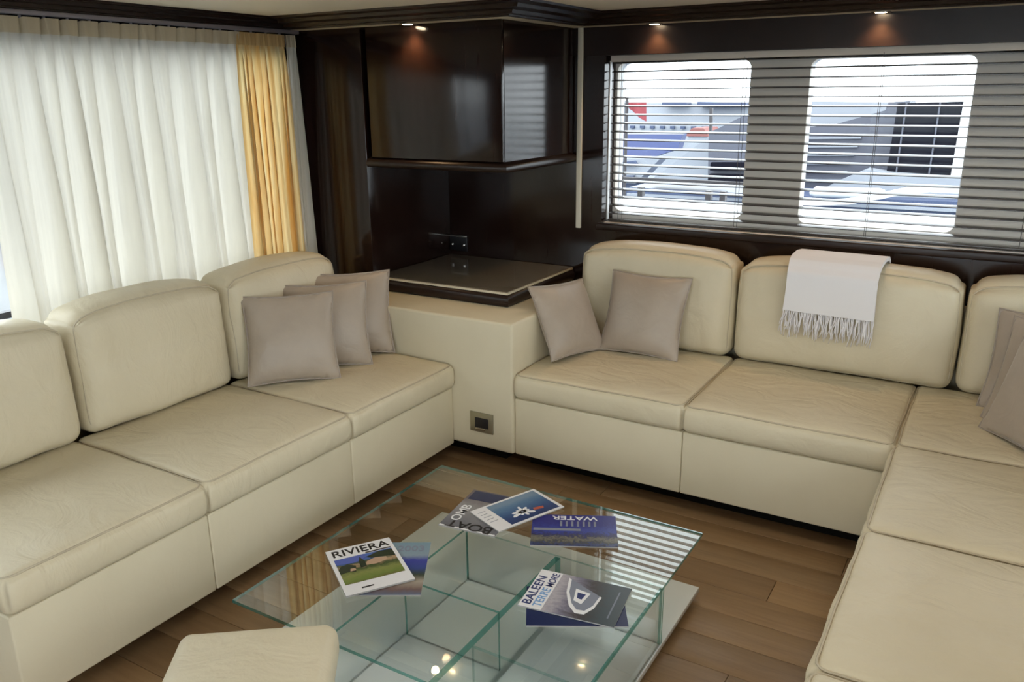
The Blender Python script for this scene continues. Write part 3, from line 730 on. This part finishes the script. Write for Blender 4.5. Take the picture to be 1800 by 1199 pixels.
# dark blue folder and the yacht magazine on it
e, wd, ht, th = magazine('magazine', [(1.032, -1.199), (1.268, -1.063), (1.187, -.907), (.960, -1.030)], Z0, .0035, 'plain dark blue brochure under the yacht magazine', 'navy_cover')
e, wd, ht, th = magazine('magazine', [(.972, -1.135), (1.236, -1.092), (1.222, -.909), (.958, -.944)], Z0+.0050, .0035, 'yacht magazine with a white title strip and a bow seen from above', 'print_wake')
patch(e, 'title_strip', 'paper', -wd/2+.0005, -ht/2+.0005, -wd/2+.066, ht/2-.0005, th+.0002)
text('BALEEN', .036, (-wd/2+.030, -ht/2+.012, th+.0008), math.pi/2, 'ink_navy', e, 1.15)
text('TERRE', .034, (-wd/2+.060, -ht/2+.012, th+.0008), math.pi/2, 'ink_blue', e, .95); text('MORE', .030, (-wd/2+.060, -ht/2+.110, th+.0008), math.pi/2, 'ink_navy', e, .85)
hull = [(-.045, .080), (-.030, .010), (-.005, -.045), (.020, -.072), (.045, -.070), (.062, -.035), (.068, .020)]
inn = [(x*.86+.003, y*.86+.006) for x, y in hull]
patchp(e, 'bow_picture', 'ink_white', hull, th+.0002); patchp(e, 'deck_picture', 'ink_grey', inn, th+.0008)
patchp(e, 'cabin_picture', 'ink_white', [(-.010, .035), (.0, -.02), (.025, -.030), (.035, .025)], th+.0014); patchp(e, 'sunpad_picture', 'ink_navy', [(.0, .018), (.006, -.008), (.020, -.010), (.024, .016)], th+.0020)
patch(e, 'spine_strip', 'ink_grey', wd/2-.028, -ht/2+.03, wd/2-.024, ht/2-.03, th+.0002)

# ------------------------------------------------------------------ venetian blind
vb = tag(empty('venetian_blind', (1.55, .925, .96)), 'dark slatted venetian blind hanging across the window band', 'blind')
NS = 19; sl = None
for k in range(NS):
    z = 1.688-k*.0383
    if sl is None:
        m = MB(); n = 5; vs = []; fs = []
        for x in (.300, 2.845):
            for s_ in (1, 0):
                for i in range(n+1):
                    t = -1+2*i/n; vs.append((x-1.55, .0165*t, .0014*(1-t*t)+(.0032 if s_ else 0)+.0025*t))
        W_ = n+1
        for i in range(n): fs += [(i, i+1, 2*W_+i+1, 2*W_+i), (W_+i, 3*W_+i, 3*W_+i+1, W_+i+1)]
        fs += [(0, 2*W_, 3*W_, W_), (n, W_+n, 3*W_+n, 2*W_+n), tuple(range(W_))+tuple(range(2*W_-1, W_-1, -1)), tuple(range(2*W_, 3*W_))+tuple(range(4*W_-1, 3*W_-1, -1))]
        sl = m.add(vs, fs).build('slat', 'slat', vb, smooth='auto')
        o = sl
    else: o = sl.copy(); C.objects.link(o); o.parent = vb
    o.location = (0, 0, z-.96)
part(boxo('head_rail', 'lining', None, .296, .900, 1.694, 2.85, .950, 1.7218, bevel=.002), vb)
part(boxo('bottom_rail', 'slat', None, .300, .903, .962, 2.845, .948, .972, bevel=.002), vb)
for x in (.352, .915, 1.462, 2.02, 2.6):
    for y in (.9005, .9495): part(MB().tube([(x, y, .970), (x, y, 1.70)], .0011, 6).build('ladder_cord', 'cord', None), vb)

# ------------------------------------------------------------------ curtains
def drape(name, mat, y0, y1, xb, amp, npl, label, seed, header=True, zb=.03, zt=1.822, gather=.5, flare=0, hmat='header_tape'):
    e = tag(empty(name, (xb, (y0+y1)/2, zb)), label, 'curtain'); ny = int(npl*14); nzv = 40
    def P(i, k, off=0):
        s = i/ny; v = k/nzv; z = zt-(zt-zb)*v
        ph = npl*s+.7*nz((s*3, 0, 0), 1.6, seed)+.45*v*nz((s*4, v*1.1, 0), 1.5, seed+3)
        a = ph % 1.0; sh = math.sin(2*math.pi*ph); sh = .55*math.copysign(abs(sh)**.7, sh)+.75*(1.6*abs(math.sin(math.pi*ph))**.6-1)     # round folds, sharp creases
        top = math.exp(-v*14)
        sh2 = math.sin(math.pi*ph+1.3*nz((s*2.5, v*.6, 0), 1, seed+8)*2)
        prof = (1-top)*(sh*(.75+.25*v)*(1+.5*nz((s*9, 0, 0), 1, seed+1))+sh2*1.35*min(1, v*1.6))+top*(.55 if a > .12 else -1.0)*.55
        y = y0+(y1-y0)*s+.010*math.sin(2*math.pi*ph+1.1)*(1-top)+flare*v*(s if flare > 0 else 1-s)
        x = xb+amp*prof+.010*v*nz((s*6, v*3, 0), 1.4, seed+5)+off
        return Vector((x, y, z+(-.006 if a < .12 else 0)*(1 if k == 0 else 0)))
    vs = [P(i, k) for i in range(ny+1) for k in range(nzv+1)]; W_ = nzv+1
    fs = [(i*W_+k, i*W_+k+1, (i+1)*W_+k+1, (i+1)*W_+k) for i in range(ny) for k in range(nzv)]
    part(MB().add(vs, fs).build('cloth', mat, None, smooth=True), e)
    if header:
        vs = []
        for i in range(ny+1):
            for q in range(3):
                v = q*.0145; kk = v*nzv; k0 = int(kk); t = kk-k0; vs.append(P(i, k0, .0045).lerp(P(i, min(k0+1, nzv), .0045), t))
        fs = [(i*3+k, i*3+k+1, i*3+k+4, i*3+k+3) for i in range(ny) for k in range(2)]
        part(MB().add(vs, fs).build('header_tape', hmat, None, smooth=True), e)
    return e
drape('curtain', 'curtain_cream', -1.275, -.170, -.955, .036, 14, 'wide cream pleated curtain filling the window behind the long sofa', 3)
drape('gold_curtain', 'curtain_gold', -.185, .095, -.950, .018, 8, 'narrow gold sheer curtain gathered beside the dark wood column', 5, hmat='header_gold')
drape('end_curtain', 'curtain_cream', .098, .152, -.945, .014, 2, 'narrow cream curtain fold hanging against the dark wood column', 9, flare=.05)
cr = tag(empty('curtain_rail', (-.955, -1.2, 1.83)), 'thin grey curtain rail above the curtain heading', 'rail')
part(boxo('track', 'rail_metal', None, -.972, -4.5, 1.829, -.946, .19, 1.8448, bevel=.002), cr)
for k in range(17): part(boxo('glider', 'rail_metal', None, -.964, -1.26+.0835*k, 1.818, -.957, -1.252+.0835*k, 1.830), cr)

# ------------------------------------------------------------------ outside the windows
struct(boxo('ground_water', 'water', None, -60, -60, -1.4, 60, 80, -1.3))
def px(name, mat, par, pts, y0, d, bevel=0): return part(MB().prism_y(pts, y0, y0+d).build(name, mat, None, bevel=bevel), par)
hq = tag(empty('harbour_building', (-6, 20, -1.3)), 'long pale harbour building on the far quay', 'building')
px('wall', 'far_wall', hq, [(-9.5, 1.25), (-3.4, 1.22), (-3.4, -1.3), (-9.5, -1.3)], 20, 4)
px('roof_line', 'boat_navy', hq, [(-6.6, 1.26), (-5.9, 1.26), (-5.9, 1.20), (-6.6, 1.20)], 19.6, .38)
px('roof_line', 'boat_navy', hq, [(-5.6, 1.27), (-4.3, 1.25), (-4.3, 1.15), (-5.6, 1.15)], 19.6, .38)
for k in range(9): px('window', 'boat_navy', hq, [(-7.95+.30*k, .62), (-7.83+.30*k, .62), (-7.83+.30*k, .55), (-7.95+.30*k, .55)], 19.9, .09)
rb = tag(empty('red_house', (-5, 18, -1.3)), 'small house with a red roof between the moored boats', 'building')
px('wall', 'far_wall', rb, [(-5.25, .46), (-4.75, .46), (-4.75, -1.3), (-5.25, -1.3)], 18, 1)
px('roof', 'roof_red', rb, [(-5.32, .46), (-4.70, .46), (-4.85, .66), (-5.15, .66)], 17.95, 1.1)
bb = tag(empty('blue_boat', (-3.9, 12, -1.3)), 'moored boat with a bright blue hull seen through the blind', 'boat')
px('hull', 'boat_blue', bb, [(-4.6, .79), (-3.28, .81), (-3.35, .55), (-3.8, .40), (-4.6, .40)], 12, .25)
px('deck', 'boat_white', bb, [(-4.6, .38), (-3.5, .40), (-3.95, -.05), (-4.6, -.05)], 11.5, .4)
px('fender', 'boat_navy', bb, [(-4.22, .33), (-3.95, .36), (-3.90, .30), (-4.22, .28)], 11.4, .09)
px('fender', 'boat_navy', bb, [(-4.25, .08), (-3.95, .10), (-3.98, .02), (-4.25, .0)], 11.4, .09)
px('waterline', 'boat_navy', bb, [(-4.6, -.05), (-3.2, -.05), (-3.2, -1.3), (-4.6, -1.3)], 11.6, 2)
fl = tag(empty('flag', (-1.38, 5, -1.3)), 'red flag on a dark pole seen through the blind', 'flag')
part(MB().tube([(-1.375, 5, -1.3), (-1.375, 5, 1.50)], .016, 8).build('pole', 'rail_dark', None), fl)
fv = []
for i in range(7):
    t = i/6; x = -1.36+.19*t
    fv += [(x, 5+.03*math.sin(t*6), 1.46), (x, 5+.03*math.sin(t*6+.6), 1.40-.12*t)]
part(MB().add(fv, [(2*i, 2*i+1, 2*i+3, 2*i+2) for i in range(6)]).build('cloth', 'flag_red', None, smooth=True), fl)
my = tag(empty('motor_yacht', (.2, 7, -1.3)), 'large white and grey motor yacht moored alongside, seen through the blind', 'boat')
px('stern_wing', 'boat_white', my, [(-1.951, .468), (-1.699, .644), (-1.189, 1.044), (-1.078, 1.123), (-1.038, .483)], 7, .4)
px('side_screen', 'boat_grey', my, [(-1.057, 1.115), (-.955, 1.154), (-.54, 1.363), (-.445, .523), (-1.034, .508)], 6.6, .3)
px('window_band', 'boat_dark', my, [(-.991, .786), (-.50, .801), (-.50, .715), (-.993, .697)], 6.52, .07)
px('window_band', 'boat_dark', my, [(-.997, .659), (-.49, .666), (-.48, .543), (-1.029, .531)], 6.52, .07)
px('stanchion', 'rail_dark', my, [(-1.259, 1.362), (-1.225, 1.362), (-1.215, .861), (-1.240, .861)], 7.2, .04)
px('hard_top', 'boat_white', my, [(-.66, 1.414), (.473, 1.396), (.444, 1.299), (-.128, 1.119), (-.63, 1.062)], 9, .5)
px('deckhouse', 'boat_grey', my, [(-.41, 1.105), (.049, 1.163), (.573, 1.322), (.6, 1.411), (.826, 1.423), (.865, .579), (-.339, .285)], 8, .6)
for k in range(6): px('louvre', 'boat_white', my, [(-.35, 1.00-.10*k), (.35-.03*k, 1.02-.10*k), (.35-.03*k, 1.00-.10*k), (-.35, .98-.10*k)], 7.96, .05)
px('dark_window', 'boat_dark', my, [(.757, 1.406), (1.52, 1.427), (1.49, .631), (.725, .655)], 7.5, .2)
px('mullion', 'boat_grey', my, [(.84, 1.41), (.855, 1.41), (.835, .66), (.82, .66)], 7.47, .04)
px('mullion', 'boat_grey', my, [(1.17, 1.42), (1.185, 1.42), (1.165, .64), (1.15, .64)], 7.47, .04)
px('window_post', 'boat_bright', my, [(1.40, 1.43), (1.52, 1.43), (1.50, .63), (1.375, .63)], 7.42, .06)
px('foredeck', 'boat_white', my, [(-.092, .353), (.235, .551), (.534, .702), (.749, .673), (1.9, .632), (1.9, .431)], 7.3, .3)
part(MB().tube([(.04, 6.9, .45), (.10, 6.9, .475), (.75, 6.9, .485), (.80, 6.9, .48)], [.02, .06, .06, .05], 12).build('tender_tube', 'boat_bright', None, smooth=True), my)
px('hull', 'boat_navy', my, [(-2.2, .40), (-.10, .40), (2.4, .44), (2.4, -1.3), (-2.2, -1.3)], 7.05, 7)
px('rubbing_strake', 'boat_white', my, [(-2.2, .33), (2.4, .36), (2.4, .33), (-2.2, .30)], 7.0, .05)
bw = tag(empty('bulwark', (1.2, 1.8, .3)), 'white bulwark and side deck just outside the windows', 'bulwark')
part(boxo('side_deck', 'boat_bright', None, -3, 1.08, .28, 5, 1.72, .32), bw)
part(boxo('inner_wall', 'boat_bright', None, -3, 1.27, .32, 5, 1.30, .94), bw)
part(boxo('wall', 'boat_bright', None, -3, 1.70, -1.0, 5, 1.76, .955), bw)
part(MB().box(-3, 1.25, .940, 5, 1.80, .970).build('capping', 'boat_bright', None, bevel=.008), bw)
for x in (.12, .52, .60): part(boxo('cleat', 'rail_dark', None, x, 1.70, .985, x+.03, 1.74, 1.035), bw)
part(MB().tube([(-2.5, 1.78, 1.075), (.9, 1.78, 1.075)], .010, 8).build('hand_rail', 'rail_dark', None), bw)
part(MB().tube([(.93, 1.78, .99), (1.10, 1.78, .995), (1.25, 1.78, 1.01), (1.40, 1.78, 1.045), (1.52, 1.78, 1.08), (1.62, 1.78, 1.09), (2.6, 1.78, 1.09)], .016, 8).build('rail_curve', 'boat_bright', None, smooth=True), bw)
# seen past the edge of the curtain
lo = tag(empty('quay_hut', (-3.2, -.2, -1.3)), 'white quayside hut with a red panel beyond the curtain edge', 'hut')
part(boxo('wall', 'boat_bright', None, -3.6, -.9, -1.3, -3.05, .2, .84), lo)
part(boxo('roof', 'boat_bright', None, -3.7, -1.0, .80, -2.98, .3, .85), lo)
part(boxo('red_panel', 'pink_panel', None, -3.05, -.20, .59, -3.03, .05, .80), lo)
part(boxo('hatch', 'boat_dark', None, -3.05, -.20, .525, -3.03, -.10, .565), lo)
rl = tag(empty('deck_rail', (-1.9, -.7, -1.0)), 'dark deck railing beyond the curtain edge', 'railing')
part(boxo('top_rail', 'rail_dark', None, -1.92, -3.5, .60, -1.88, .9, .63), rl)
for k in range(9): part(boxo('post', 'rail_dark', None, -1.91, -3.4+.52*k, -1.0, -1.89, -3.37+.52*k, .60), rl)
